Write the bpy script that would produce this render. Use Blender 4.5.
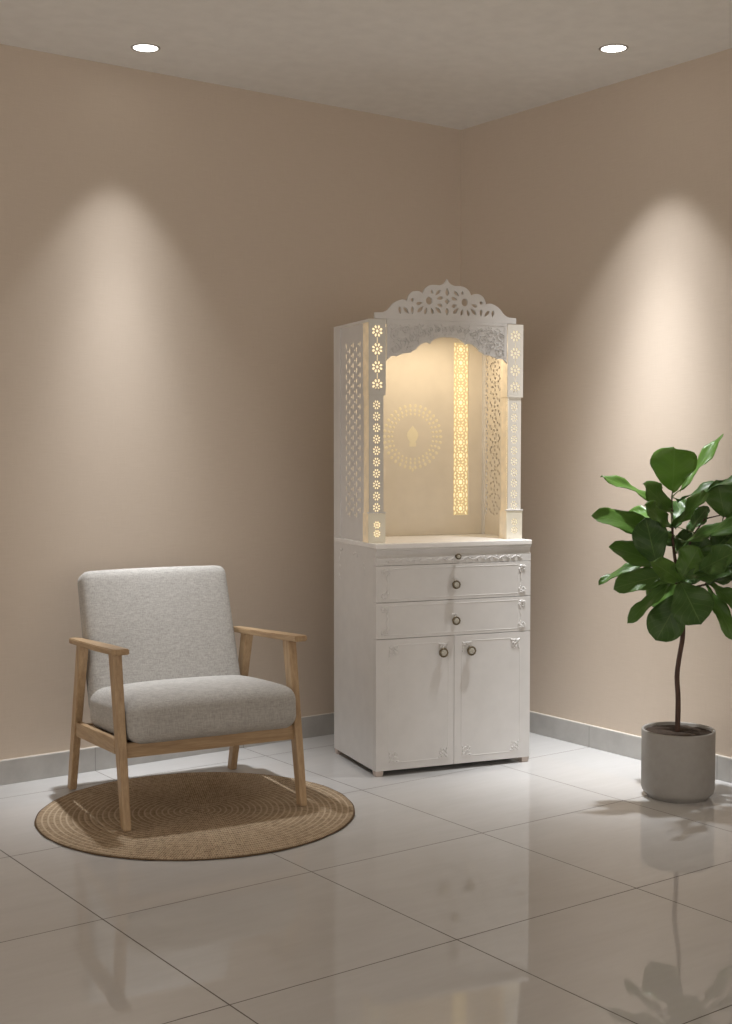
import bpy, bmesh, math, random
from mathutils import Vector, Matrix, noise
PI = math.pi
random.seed(7)
for o in list(bpy.data.objects): bpy.data.objects.remove(o)
scene = bpy.context.scene
COL = scene.collection

# ------------------------------------------------------------------ camera
CAM = Vector((-4.3035, -5.0925, 1.35))
PITCH, YAW, FPX = 0.0479, 0.6302, 1313.7
cd = bpy.data.cameras.new('camera'); cam = bpy.data.objects.new('camera', cd); COL.objects.link(cam)
cd.sensor_fit = 'VERTICAL'; cd.sensor_height = 24.0; cd.lens = FPX * 24.0 / 1024.0
cam.location = CAM
cam.rotation_euler = (PI / 2 - PITCH, 0, -YAW)
cd.clip_end = 60
scene.camera = cam

# ------------------------------------------------------------------ world, exposure
AMBIENT = (1.0, 0.90, 0.80)
AMBIENT_STRENGTH = 1.32
w = bpy.data.worlds.new('world'); scene.world = w; w.use_nodes = True
w.node_tree.nodes['Background'].inputs[0].default_value = (*AMBIENT, 1)
w.node_tree.nodes['Background'].inputs[1].default_value = AMBIENT_STRENGTH
SPOT_POWER = 105.0
SPOT_COLOR = (0.97, 0.985, 1.0)
SPOT_ANGLE = 66.0
SPOT_BLEND = 0.12
# luminous intensity of the downlights against the angle from their axis (degrees, relative)
SPOT_PROFILE = [(0, 4.2), (5, 3.6), (10, 2.75), (15, 1.36), (20, 0.52), (25, 0.28), (28, 0.18), (31, 0.0)]
LED_POWER = 2.0
scene.view_settings.view_transform = 'Standard'
scene.view_settings.look = 'None'
scene.view_settings.exposure = 0.0
scene.view_settings.gamma = 1.0
scene.view_settings.use_curve_mapping = False

# ------------------------------------------------------------------ materials
def S(v):  # srgb 0..255 -> linear
    v = v / 255.0
    return v / 12.92 if v <= 0.04045 else ((v + 0.055) / 1.055) ** 2.4
def rgb(r, g, b): return (S(r), S(g), S(b), 1)

class NT:
    def __init__(s, name):
        s.m = bpy.data.materials.new(name); s.m.use_nodes = True
        s.t = s.m.node_tree; s.b = s.t.nodes['Principled BSDF']
    def n(s, typ, **kw):
        nd = s.t.nodes.new(typ)
        for k, v in kw.items(): setattr(nd, k, v)
        return nd
    def link(s, a, b): s.t.links.new(a, b)
    def math(s, op, a, b=None, c=None):
        nd = s.n('ShaderNodeMath', operation=op)
        for i, v in enumerate((a, b, c)):
            if v is None: continue
            if isinstance(v, (int, float)): nd.inputs[i].default_value = v
            else: s.link(v, nd.inputs[i])
        return nd.outputs[0]
    def mix(s, f, a, b):
        nd = s.n('ShaderNodeMix', data_type='RGBA')
        for i, v in ((0, f), (6, a), (7, b)):
            if isinstance(v, (int, float)): nd.inputs[i].default_value = v
            elif isinstance(v, tuple): nd.inputs[i].default_value = v
            else: s.link(v, nd.inputs[i])
        return nd.outputs[2]
    def coord(s, which='Object', scale=None):
        tc = s.n('ShaderNodeTexCoord')
        if scale is None: return tc.outputs[which]
        mp = s.n('ShaderNodeMapping'); mp.inputs['Scale'].default_value = scale
        s.link(tc.outputs[which], mp.inputs[0]); return mp.outputs[0]
    def noise(s, vec, scale, detail=4, rough=0.55):
        nd = s.n('ShaderNodeTexNoise'); nd.inputs['Scale'].default_value = scale
        nd.inputs['Detail'].default_value = detail; nd.inputs['Roughness'].default_value = rough
        s.link(vec, nd.inputs['Vector']); return nd.outputs['Fac']
    def ramp(s, f, lo, hi):
        nd = s.n('ShaderNodeMapRange'); nd.inputs[1].default_value = lo; nd.inputs[2].default_value = hi
        s.link(f, nd.inputs[0]); return nd.outputs[0]
    def bump(s, h, strength, dist=0.001):
        nd = s.n('ShaderNodeBump'); nd.inputs['Strength'].default_value = strength; nd.inputs['Distance'].default_value = dist
        s.link(h, nd.inputs['Height']); s.link(nd.outputs[0], s.b.inputs['Normal'])
    def base(s, c):
        if isinstance(c, tuple): s.b.inputs['Base Color'].default_value = c
        else: s.link(c, s.b.inputs['Base Color'])
    def set(s, **kw):
        for k, v in kw.items(): s.b.inputs[k.replace('_', ' ')].default_value = v

def plain(name, c, rough=0.5, metal=0.0, emit=None, es=0.0, spec=0.5):
    k = NT(name); co = k.coord('Object')
    f = k.noise(co, 14, 3)
    k.base(k.mix(k.ramp(f, 0.3, 0.7), tuple(x * 0.97 for x in c[:3]) + (1,), tuple(min(1, x * 1.03) for x in c[:3]) + (1,)))
    k.set(Roughness=rough, Metallic=metal, Specular_IOR_Level=spec)
    if emit:
        k.b.inputs['Emission Color'].default_value = emit; k.b.inputs['Emission Strength'].default_value = es
    return k.m

def wall_mat(name, horizontal):
    k = NT(name); c1, c2 = (0.60, 0.51, 0.422, 1), (0.64, 0.55, 0.462, 1)
    a = k.noise(k.coord('Object', (3, 3, 90)), 4, 5, 0.6)
    b = k.noise(k.coord('Object', (90, 90, 3)), 4, 4, 0.6)
    f = k.math('ADD', k.math('MULTIPLY', a, 0.6), k.math('MULTIPLY', b, 0.4))
    k.base(k.mix(k.ramp(f, 0.36, 0.64), c1, c2))
    k.set(Roughness=0.75, Specular_IOR_Level=0.25)
    k.bump(f, 0.25, 0.001)
    return k.m
M_WALL = wall_mat('wall_linen_paint', True)
M_CEIL = plain('ceiling_paint', (0.88, 0.87, 0.85, 1), 0.85, spec=0.2)

TILE, TX, TY = 0.7207, -2.725, -0.924
def floor_mat():
    k = NT('glossy_floor_tile')
    sp = k.n('ShaderNodeSeparateXYZ'); k.link(k.coord('Object'), sp.inputs[0])
    def dist(ax, off):
        m = k.math('FLOORED_MODULO', k.math('SUBTRACT', ax, off), TILE)
        return k.math('MINIMUM', m, k.math('SUBTRACT', TILE, m))
    d = k.math('MINIMUM', dist(sp.outputs[0], TX), dist(sp.outputs[1], TY))
    g = k.ramp(d, 0.0013, 0.0024)             # 0 in the joint, 1 on the tile
    cx = k.math('FLOOR', k.math('DIVIDE', k.math('SUBTRACT', sp.outputs[0], TX), TILE))
    cy = k.math('FLOOR', k.math('DIVIDE', k.math('SUBTRACT', sp.outputs[1], TY), TILE))
    cmb = k.n('ShaderNodeCombineXYZ'); k.link(cx, cmb.inputs[0]); k.link(cy, cmb.inputs[1])
    wn = k.n('ShaderNodeTexWhiteNoise'); k.link(cmb.outputs[0], wn.inputs[0])
    cloud = k.noise(k.coord('Object', (1.0, 3.0, 1)), 3.0, 5, 0.55)
    vein = k.noise(k.coord('Object', (2.0, 14.0, 1)), 3.5, 6, 0.6)
    f = k.math('ADD', k.math('MULTIPLY', cloud, 0.55), k.math('ADD', k.math('MULTIPLY', vein, 0.35), k.math('MULTIPLY', wn.outputs[0], 0.1)))
    tile = k.mix(k.ramp(f, 0.3, 0.72), (0.585, 0.578, 0.57, 1), (0.65, 0.645, 0.642, 1))
    k.base(k.mix(g, (0.10, 0.085, 0.07, 1), tile))
    k.link(k.ramp(g, 1.0, 0.0), k.b.inputs['Roughness'])
    rr = k.n('ShaderNodeMapRange'); rr.inputs[3].default_value = 0.6; rr.inputs[4].default_value = 0.038
    k.link(g, rr.inputs[0]); k.link(rr.outputs[0], k.b.inputs['Roughness'])
    k.set(Specular_IOR_Level=0.5)
    k.bump(g, 0.4, 0.001)
    return k.m
M_FLOOR = floor_mat()

def skirt_mat():
    k = NT('grey_stone_skirting')
    sp = k.n('ShaderNodeSeparateXYZ'); k.link(k.coord('Object'), sp.inputs[0])
    def dist(ax, off):
        m = k.math('FLOORED_MODULO', k.math('SUBTRACT', ax, off), TILE)
        return k.math('MINIMUM', m, k.math('SUBTRACT', TILE, m))
    d = k.math('MINIMUM', dist(sp.outputs[0], TX), dist(sp.outputs[1], TY))
    g = k.ramp(d, 0.0006, 0.0016)
    f = k.noise(k.coord('Object'), 9, 6, 0.6)
    k.base(k.mix(g, (0.22, 0.21, 0.19, 1), k.mix(k.ramp(f, 0.3, 0.7), (0.42, 0.41, 0.395, 1), (0.52, 0.51, 0.49, 1))))
    k.set(Roughness=0.35)
    return k.m
M_SKIRT = skirt_mat()
M_SEAL = plain('skirting_seal', (0.72, 0.68, 0.62, 1), 0.5)

def wood_mat(name, axis):
    k = NT(name)
    sc = {'x': (3, 40, 40), 'y': (40, 3, 40), 'z': (40, 40, 3)}[axis]
    a = k.noise(k.coord('Object', sc), 1.6, 5, 0.6)
    b = k.noise(k.coord('Object', tuple(v * 4 for v in sc)), 1.5, 3, 0.6)
    f = k.math('ADD', k.math('MULTIPLY', a, 0.7), k.math('MULTIPLY', b, 0.3))
    k.base(k.mix(k.ramp(f, 0.33, 0.67), (0.32, 0.205, 0.112, 1), (0.52, 0.375, 0.225, 1)))
    k.set(Roughness=0.42, Specular_IOR_Level=0.4)
    k.bump(f, 0.12, 0.001)
    return k.m
M_WZ, M_WX, M_WY = wood_mat('ash_wood_upright', 'z'), wood_mat('ash_wood_crosswise', 'x'), wood_mat('ash_wood_lengthwise', 'y')

def fabric_mat():
    k = NT('grey_woven_fabric')
    a = k.noise(k.coord('Object', (42, 42, 260)), 1.0, 3, 0.7)
    b = k.noise(k.coord('Object', (260, 260, 42)), 1.0, 3, 0.7)
    f = k.math('ADD', k.math('MULTIPLY', a, 0.5), k.math('MULTIPLY', b, 0.5))
    k.base(k.mix(k.ramp(f, 0.36, 0.64), (0.315, 0.302, 0.285, 1), (0.50, 0.485, 0.46, 1)))
    k.set(Roughness=0.92, Specular_IOR_Level=0.15, Sheen_Weight=0.15)
    k.bump(f, 0.45, 0.0015)
    return k.m
M_FAB = fabric_mat()

M_WHITE = plain('white_lacquer', (0.68, 0.665, 0.65, 1), 0.38)
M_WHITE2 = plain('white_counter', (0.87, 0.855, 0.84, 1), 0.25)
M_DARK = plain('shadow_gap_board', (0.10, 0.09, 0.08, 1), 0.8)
M_CREAM = plain('cream_backing', (0.70, 0.64, 0.55, 1), 0.5)
M_BRASS = plain('antique_brass', (0.19, 0.155, 0.10, 1), 0.35, 0.85)
M_PEARL = plain('pearl_inlay', (0.55, 0.52, 0.45, 1), 0.3)
WARM = (1.0, 0.75, 0.39, 1)
def lit(name, c, es, emit=WARM, var=0.0):
    k = NT(name); k.base(c); k.set(Roughness=0.4)
    k.b.inputs['Emission Color'].default_value = emit
    if var:
        f = k.noise(k.coord('Object', (1, 1, 1)), 26, 2)
        rr = k.n('ShaderNodeMapRange'); rr.inputs[1].default_value = 0.3; rr.inputs[2].default_value = 0.7
        rr.inputs[3].default_value = es * (1 - var); rr.inputs[4].default_value = es * (1 + var)
        k.link(f, rr.inputs[0]); k.link(rr.outputs[0], k.b.inputs['Emission Strength'])
    else: k.b.inputs['Emission Strength'].default_value = es
    return k.m
M_LED = lit('warm_backlight', (0.8, 0.7, 0.55, 1), 0.95, (1.0, 0.80, 0.48, 1))
M_LED2 = lit('soft_backlight', (0.8, 0.75, 0.65, 1), 0.50, (1.0, 0.85, 0.58, 1))
M_ACRYL2 = lit('backlit_cream_acrylic', (0.62, 0.60, 0.56, 1), 0.13, (1.0, 0.86, 0.66, 1))
M_LATTICE = lit('glowing_lattice', (0.66, 0.57, 0.38, 1), 0.20, (1.0, 0.82, 0.42, 1))
M_LEDSTRIP = lit('warm_strip_light', (0.8, 0.7, 0.5, 1), 0.78, (1.0, 0.84, 0.52, 1), 0.10)
M_ACRYL_SIDE = lit('glowing_acrylic_side', (0.55, 0.50, 0.42, 1), 0.22, (1.0, 0.70, 0.36, 1), 0.35)
M_ACRYL = lit('backlit_white_acrylic', (0.58, 0.56, 0.53, 1), 0.045, (1.0, 0.85, 0.6, 1))
M_ENGR = lit('edge_lit_engraving', (0.73, 0.66, 0.49, 1), 0.09, (1.0, 0.85, 0.5, 1))
M_LENS = lit('downlight_lens', (0.9, 0.9, 0.9, 1), 6.0, (1.0, 0.97, 0.92, 1))
M_TRIM = plain('downlight_trim', (0.42, 0.40, 0.37, 1), 0.4)

# ------------------------------------------------------------------ object helpers
def new_obj(name, mesh, mat=None, parent=None, smooth=False):
    o = bpy.data.objects.new(name, mesh); COL.objects.link(o)
    if mat: mesh.materials.append(mat)
    if parent: o.parent = parent
    if smooth:
        for p in mesh.polygons: p.use_smooth = True
    return o
def from_bm(name, bm, mat=None, parent=None, smooth=False):
    bmesh.ops.recalc_face_normals(bm, faces=bm.faces[:])
    me = bpy.data.meshes.new(name); bm.to_mesh(me); bm.free()
    return new_obj(name, me, mat, parent, smooth)
def thing(name, label, cat, loc=(0, 0, 0), rz=0):
    o = bpy.data.objects.new(name, None); COL.objects.link(o); o.empty_display_size = 0.1
    o.location = loc; o.rotation_euler = (0, 0, rz); o['label'] = label; o['category'] = cat
    return o
def struct(o): o['kind'] = 'structure'; return o
def add_box(bm, x0, x1, y0, y1, z0, z1, bevel=0.0, seg=2):
    b2 = bmesh.new()
    vs = [b2.verts.new((x, y, z)) for z in (z0, z1) for y in (y0, y1) for x in (x0, x1)]
    for f in ((0, 2, 3, 1), (4, 5, 7, 6), (0, 1, 5, 4), (2, 6, 7, 3), (0, 4, 6, 2), (1, 3, 7, 5)):
        b2.faces.new([vs[i] for i in f])
    if bevel > 0:
        bmesh.ops.bevel(b2, geom=b2.edges[:], offset=bevel, segments=seg, affect='EDGES', profile=0.6)
    merge(bm, b2)
def merge(bm, b2, M=None):
    me = bpy.data.meshes.new('tmp'); b2.to_mesh(me); b2.free()
    if M: me.transform(M)
    bm.from_mesh(me); bpy.data.meshes.remove(me)
def add_hexa(bm, bot, top, bevel=0.0, seg=2):
    """box from 4 bottom and 4 top corners (same winding)"""
    b2 = bmesh.new()
    a = [b2.verts.new(p) for p in bot]; b = [b2.verts.new(p) for p in top]
    b2.faces.new(a[::-1]); b2.faces.new(b)
    for i in range(4): b2.faces.new((a[i], a[(i + 1) % 4], b[(i + 1) % 4], b[i]))
    bmesh.ops.recalc_face_normals(b2, faces=b2.faces[:])
    if bevel > 0: bmesh.ops.bevel(b2, geom=b2.edges[:], offset=bevel, segments=seg, affect='EDGES', profile=0.6)
    merge(bm, b2)
def lathe(profile, n=48, closed=False):
    bm = bmesh.new(); rings = []
    for r, z in profile:
        if r < 1e-6: rings.append([bm.verts.new((0, 0, z))])
        else: rings.append([bm.verts.new((r * math.cos(2 * PI * i / n), r * math.sin(2 * PI * i / n), z)) for i in range(n)])
    for a, b in zip(rings, rings[1:]):
        for i in range(n):
            j = (i + 1) % n
            if len(a) == 1 and len(b) == 1: continue
            if len(a) == 1: bm.faces.new((a[0], b[i], b[j]))
            elif len(b) == 1: bm.faces.new((a[i], a[j], b[0]))
            else: bm.faces.new((a[i], a[j], b[j], b[i]))
    return bm
def tube(bm, pts, rad, n=8, caps=True):
    """tube along points, rad float or list"""
    pts = [Vector(p) for p in pts]; rings = []
    up = Vector((0.13, 0.27, 0.95)).normalized()
    for i, p in enumerate(pts):
        t = (pts[min(i + 1, len(pts) - 1)] - pts[max(i - 1, 0)]).normalized()
        a = t.cross(up); a = a.normalized() if a.length > 1e-3 else t.orthogonal().normalized()
        b = t.cross(a); r = rad[i] if isinstance(rad, (list, tuple)) else rad
        rings.append([bm.verts.new(p + (a * math.cos(2 * PI * k / n) + b * math.sin(2 * PI * k / n)) * r) for k in range(n)])
    for A, B in zip(rings, rings[1:]):
        for k in range(n): bm.faces.new((A[k], A[(k + 1) % n], B[(k + 1) % n], B[k]))
    if caps: bm.faces.new(rings[0][::-1]); bm.faces.new(rings[-1])

def cut_plate(outlines, holes, thick, bevel=0.0):
    """flat plate in the XY plane, thickness in Z centred on 0, with real holes (2D curve filled)"""
    cu = bpy.data.curves.new('tmp', 'CURVE'); cu.dimensions = '2D'; cu.fill_mode = 'BOTH'
    cu.extrude = thick / 2 - bevel; cu.bevel_depth = bevel; cu.bevel_resolution = 1; cu.offset = -bevel
    for pl in list(outlines) + list(holes):
        sp = cu.splines.new('POLY'); sp.points.add(len(pl) - 1); sp.use_cyclic_u = True
        for q, pt in zip(sp.points, pl): q.co = (pt[0], pt[1], 0, 1)
    o = bpy.data.objects.new('tmp', cu); COL.objects.link(o)
    dg = bpy.context.evaluated_depsgraph_get(); dg.update()
    me = bpy.data.meshes.new_from_object(o.evaluated_get(dg))
    bpy.data.objects.remove(o); bpy.data.curves.remove(cu)
    me.materials.clear()
    return me
# plate axes: x -> local x, y -> z (up), thickness -> y
FRONT = Matrix(((1, 0, 0, 0), (0, 0, -1, 0), (0, 1, 0, 0), (0, 0, 0, 1)))
SIDE = Matrix(((0, 0, 1, 0), (1, 0, 0, 0), (0, 1, 0, 0), (0, 0, 0, 1)))   # x -> y, y -> z, thickness -> x
def ell(cx, cy, rx, ry, rot=0.0, n=14):
    c, s = math.cos(rot), math.sin(rot)
    return [(cx + rx * math.cos(t) * c - ry * math.sin(t) * s, cy + rx * math.cos(t) * s + ry * math.sin(t) * c)
            for t in (2 * PI * i / n for i in range(n))]
def petal(cx, cy, L, W, rot, n=8):
    """pointed lens with its long axis along rot"""
    pts = []
    for i in range(n): t = -1 + 2 * i / n; pts.append((t * L, W * (1 - t * t) * (1 + 0.35 * t)))
    for i in range(n): t = 1 - 2 * i / n; pts.append((t * L, -W * (1 - t * t) * (1 + 0.35 * t)))
    c, s = math.cos(rot), math.sin(rot)
    return [(cx + x * c - y * s, cy + x * s + y * c) for x, y in pts]
def rect(x0, x1, y0, y1): return [(x0, y0), (x1, y0), (x1, y1), (x0, y1)]

# ------------------------------------------------------------------ the room
ZC = 2.943
def slab(name, x0, x1, y0, y1, z0, z1, mat):
    bm = bmesh.new(); add_box(bm, x0, x1, y0, y1, z0, z1)
    return struct(from_bm(name, bm, mat))
slab('floor', -9, 0.12, -10, 0.12, -0.12, 0, M_FLOOR)
slab('wall_left', -9, 0.0, 0, 0.12, 0, ZC, M_WALL)
slab('wall_right', 0, 0.12, -10, 0.12, 0, ZC, M_WALL)
slab('ceiling', -9, 0.12, -10, 0.12, ZC, ZC + 0.12, M_CEIL)
def skirting(name, x0, x1, y0, y1, cap):
    bm = bmesh.new(); add_box(bm, x0, x1, y0, y1, 0, 0.098, 0.0012, 1)
    o = struct(from_bm(name, bm, M_SKIRT))
    bm = bmesh.new(); add_box(bm, *cap, 0.098, 0.1005)
    from_bm('seal', bm, M_SEAL, o)
    return o
skirting('baseboard_left', -9, -0.012, -0.012, 0, (-9, -0.012, -0.0105, 0))
skirting('baseboard_right', -0.012, 0, -10, 0, (-0.0105, 0, -10, 0))

# ------------------------------------------------------------------ recessed downlights
def downlight(x, y, label, tilt=(0, 0), gain=0.84):
    t = thing('recessed_downlight', label, 'ceiling light', (x, y, ZC))
    R = 0.0485
    prof = [(R, 0.0), (R, -0.002), (R + 0.003, -0.004), (R + 0.007, -0.0035), (R + 0.010, -0.001), (R + 0.010, 0.0)]
    from_bm('trim_ring', lathe(prof, 64), M_TRIM, t, True)
    from_bm('lens', lathe([(0, -0.003), (R * 0.6, -0.003), (R, -0.001)], 64), M_LENS, t, True)
    ld = bpy.data.lights.new('spot', 'SPOT'); ld.energy = SPOT_POWER * gain; ld.color = SPOT_COLOR
    ld.spot_size = math.radians(SPOT_ANGLE); ld.spot_blend = SPOT_BLEND; ld.shadow_soft_size = 0.035
    ld.use_nodes = True; nt = ld.node_tree; em = nt.nodes['Emission']
    tc = nt.nodes.new('ShaderNodeTexCoord'); sp = nt.nodes.new('ShaderNodeSeparateXYZ'); nt.links.new(tc.outputs['Normal'], sp.inputs[0])
    ab = nt.nodes.new('ShaderNodeMath'); ab.operation = 'ABSOLUTE'; nt.links.new(sp.outputs[2], ab.inputs[0])
    ac = nt.nodes.new('ShaderNodeMath'); ac.operation = 'ARCCOSINE'; nt.links.new(ab.outputs[0], ac.inputs[0])
    mr = nt.nodes.new('ShaderNodeMapRange'); mr.inputs[2].default_value = math.radians(35); nt.links.new(ac.outputs[0], mr.inputs[0])
    cr = nt.nodes.new('ShaderNodeValToRGB'); nt.links.new(mr.outputs[0], cr.inputs[0]); cr.color_ramp.interpolation = 'B_SPLINE'
    while len(cr.color_ramp.elements) > 1: cr.color_ramp.elements.remove(cr.color_ramp.elements[-1])
    for i, (a, v) in enumerate(SPOT_PROFILE):
        e = cr.color_ramp.elements[0] if i == 0 else cr.color_ramp.elements.new(a / 35)
        e.position = a / 35; e.color = (v / 5, v / 5, v / 5, 1)
    ml = nt.nodes.new('ShaderNodeMath'); ml.operation = 'MULTIPLY'; ml.inputs[1].default_value = 5.0; nt.links.new(cr.outputs[0], ml.inputs[0])
    nt.links.new(ml.outputs[0], em.inputs[1])
    lo = bpy.data.objects.new('beam', ld); COL.objects.link(lo); lo.parent = t; lo.location = (0, 0, -0.012); lo.rotation_euler = (math.radians(tilt[0]), math.radians(tilt[1]), 0)
    return t
LAMP1, LAMP2 = (-1.886, -0.292), (-0.378, -1.383)
downlight(*LAMP1, 'lit round recessed downlight in the ceiling above the armchair')
downlight(*LAMP2, 'lit round recessed downlight in the ceiling above the potted plant', (3.5, -5.0), 1.22)

# ------------------------------------------------------------------ temple cabinet
CW, CD_ = 0.722, 0.479
CO = Vector((-1.121, -0.7965, 0)); CA = -0.241
cu_, cv_ = Vector((math.cos(CA), math.sin(CA), 0)), Vector((-math.sin(CA), math.cos(CA), 0))
base_c = CO + cu_ * (CW / 2) + cv_ * (CD_ / 2)
cab = thing('shrine_cabinet', 'tall white carved home shrine cabinet with glowing niche, drawers and doors, standing in the corner', 'cabinet', base_c, CA)
OFF = Matrix.Translation((-CW / 2, -CD_ / 2, 0))   # local coords: x from left, y from front, z up
def cpart(name, bm, mat, parent=cab, smooth=False):
    o = from_bm(name, bm, mat, parent, smooth); o.data.transform(OFF); return o
def cbox(name, dims, mat, parent=cab, bevel=0.0015):
    bm = bmesh.new()
    for d in (dims if isinstance(dims[0], (tuple, list)) else [dims]): add_box(bm, *d, bevel)
    return cpart(name, bm, mat, parent)
def thin_out(holes, gap=0.0008):
    keep = []
    for h in holes:
        c = Vector((sum(p[0] for p in h) / len(h), sum(p[1] for p in h) / len(h)))
        ok = True
        for g in keep:
            if min((Vector(p) - Vector(q)).length for p in h for q in g) < gap * 1.6 or any(inside(p, g) for p in h) or inside(g[0], h): ok = False; break
        if ok: keep.append(h)
    return keep
def inside(p, poly):
    r = False; n = len(poly)
    for i in range(n):
        a, b = poly[i], poly[i - 1]
        if (a[1] > p[1]) != (b[1] > p[1]) and p[0] < (b[0] - a[0]) * (p[1] - a[1]) / (b[1] - a[1]) + a[0]: r = not r
    return r
def cplate(name, outlines, holes, thick, ypos, mat, parent=cab, axis=FRONT, xpos=0.0, bevel=0.0006):
    me = cut_plate(outlines, holes, thick, bevel)
    me.transform(OFF @ Matrix.Translation((xpos, ypos, 0)) @ axis)
    return new_obj(name, me, mat, parent)

ZB = 0.022     # underside of the carcass
CT0, CT1 = 0.942, 0.962
# carcass as separate boards
cbox('side_panel', (0, 0.016, 0.0185, CD_ - 0.016, ZB, CT0), M_WHITE)
cbox('side_panel', (CW - 0.016, CW, 0.0185, CD_ - 0.016, ZB, CT0), M_WHITE)
cbox('bottom_panel', (0.0165, CW - 0.0165, 0.022, CD_ - 0.017, ZB, ZB + 0.016), M_DARK)
for x0_, x1_ in ((0, 0.016), (CW - 0.016, CW)): cbox('back_post', (x0_, x1_, CD_ - 0.0755, CD_, CT1 + 0.0005, 1.884), M_WHITE)
cbox('back_panel', (0.0, CW, CD_ - 0.0155, CD_, ZB, CT1), M_WHITE)
for x0 in (0.001, CW - 0.037):
    for y0 in (0.003, CD_ - 0.04):
        bm = bmesh.new(); add_hexa(bm, [(x0 + .003, y0 + .003, 0), (x0 + .033, y0 + .003, 0), (x0 + .033, y0 + .033, 0), (x0 + .003, y0 + .033, 0)],
                                   [(x0, y0, ZB), (x0 + .036, y0, ZB), (x0 + .036, y0 + .036, ZB), (x0, y0 + .036, ZB)], 0.002)
        cpart('foot', bm, plain('foot_plastic', (0.55, 0.47, 0.42, 1), 0.5) if 'foot_plastic' not in bpy.data.materials else bpy.data.materials['foot_plastic'])
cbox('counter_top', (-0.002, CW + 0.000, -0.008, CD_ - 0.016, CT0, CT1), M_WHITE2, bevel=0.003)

# ---- raised ornaments, thin reliefs
def relief(shapes, yfront, depth=0.0036):
    """shapes (list of outlines in x,z) -> one mesh standing proud of the plane y=yfront"""
    bm = bmesh.new()
    for pl in shapes:
        cx = sum(p[0] for p in pl) / len(pl); cz = sum(p[1] for p in pl) / len(pl)
        outer = [bm.verts.new((p[0], yfront, p[1])) for p in pl]
        inner = [bm.verts.new((cx + (p[0] - cx) * 0.55, yfront - depth, cz + (p[1] - cz) * 0.55)) for p in pl]
        n = len(pl)
        for i in range(n): bm.faces.new((outer[i], outer[(i + 1) % n], inner[(i + 1) % n], inner[i]))
        bm.faces.new(inner)
    return bm
def scroll(cx, cz, r, turns, a0, sgn, wd, n=26):
    """spiral ribbon outline"""
    L, R = [], []
    for i in range(n + 1):
        t = i / n; a = a0 + sgn * turns * 2 * PI * t; rr = r * (1 - 0.82 * t); w_ = wd * (1 - 0.5 * t)
        L.append((cx + (rr + w_) * math.cos(a), cz + (rr + w_) * math.sin(a)))
        R.append((cx + (rr - w_) * math.cos(a), cz + (rr - w_) * math.sin(a)))
    return L, R
def ribbon(bm, L, R, y, depth):
    n = len(L)
    a = [bm.verts.new((p[0], y, p[1])) for p in L]; b = [bm.verts.new((p[0], y, p[1])) for p in R]
    m = [bm.verts.new(((p[0] + q[0]) / 2, y - depth, (p[1] + q[1]) / 2)) for p, q in zip(L, R)]
    for i in range(n - 1):
        bm.faces.new((a[i], a[i + 1], m[i + 1], m[i])); bm.faces.new((m[i], m[i + 1], b[i + 1], b[i]))
def corner_orn(cx, cz, sx, sz, yf, size=0.048):
    """floral corner spray; (cx,cz) is the outer corner, sx,sz point inwards"""
    bm = bmesh.new(); k = size / 0.048; sh = []
    P = lambda x, z: (cx + sx * x * k, cz + sz * z * k)
    for (x, z, L, W, a) in ((.010, .010, .011, .0045, 45), (.026, .008, .010, .004, 8), (.008, .026, .010, .004, 82), (.026, .022, .009, .0035, 45),
                            (.040, .006, .007, .003, -12), (.006, .040, .007, .003, 102), (.018, .034, .008, .003, 60), (.034, .018, .008, .003, 30),
                            (.018, .018, .004, .004, 0)):
        a = math.radians(a); ang = math.atan2(sz * math.sin(a), sx * math.cos(a)); x2, z2 = P(x, z)
        sh.append(petal(x2, z2, L * k * 1.15, W * k * 1.35, ang))
    b2 = relief(sh, yf); merge(bm, b2)
    for (x, z, r, a0, sg) in ((.036, .030, .009, 0.5, 1), (.030, .038, .007, 2.0, -1)):
        x2, z2 = P(x, z); L, R = scroll(x2, z2, r * k, 1.2, a0, sg * sx * sz, .0016 * k); ribbon(bm, L, R, yf, .002)
    return bm
def side_spray(cx, zc, sx, h, yf):
    """upright scroll ornament at the end of a drawer"""
    bm = bmesh.new(); sh = []
    for s in (-1, 1):
        for (x, z, L, W, a) in ((.010, .85, .010, .004, 70), (.024, .93, .012, .004, 5), (.034, .74, .008, .0035, -70), (.026, .82, .006, .003, 40), (.012, .68, .006, .003, 110), (.030, .55, .007, .0025, 80)):
            ang = math.atan2(s * math.sin(math.radians(a)), sx * math.cos(math.radians(a)))
            sh.append(petal(cx + sx * x, zc + s * z * h / 2, L * 1.15, W * 1.5, ang))
        L, R = scroll(cx + sx * .018, zc + s * h * .36, .010, 1.25, s * 1.2, s * sx, .0015); ribbon(bm, L, R, yf, .002)
    merge(bm, relief(sh, yf))
    z0, z1 = zc - h * .30, zc + h * .30
    L = [(cx + sx * (.030 + .003 * math.sin(t * PI * 4)) - .0013, z0 + (z1 - z0) * t) for t in [i / 16 for i in range(17)]]
    ribbon(bm, L, [(a + .0026, b) for a, b in L], yf, .0018)
    return bm
def bead_frame(x0, x1, z0, z1, yf, wd=0.0016, depth=0.0010, gaps=0.0):
    bm = bmesh.new()
    g = gaps
    for (a, b) in (((x0 + g, z0), (x1 - g, z0)), ((x1, z0 + g), (x1, z1 - g)), ((x1 - g, z1), (x0 + g, z1)), ((x0, z1 - g), (x0, z0 + g))):
        dx, dz = b[0] - a[0], b[1] - a[1]; l = math.hypot(dx, dz); nx, nz = -dz / l * wd, dx / l * wd
        ribbon(bm, [(a[0] + nx, a[1] + nz), (b[0] + nx, b[1] + nz)], [(a[0] - nx, a[1] - nz), (b[0] - nx, b[1] - nz)], yf, depth)
    return bm
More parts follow.
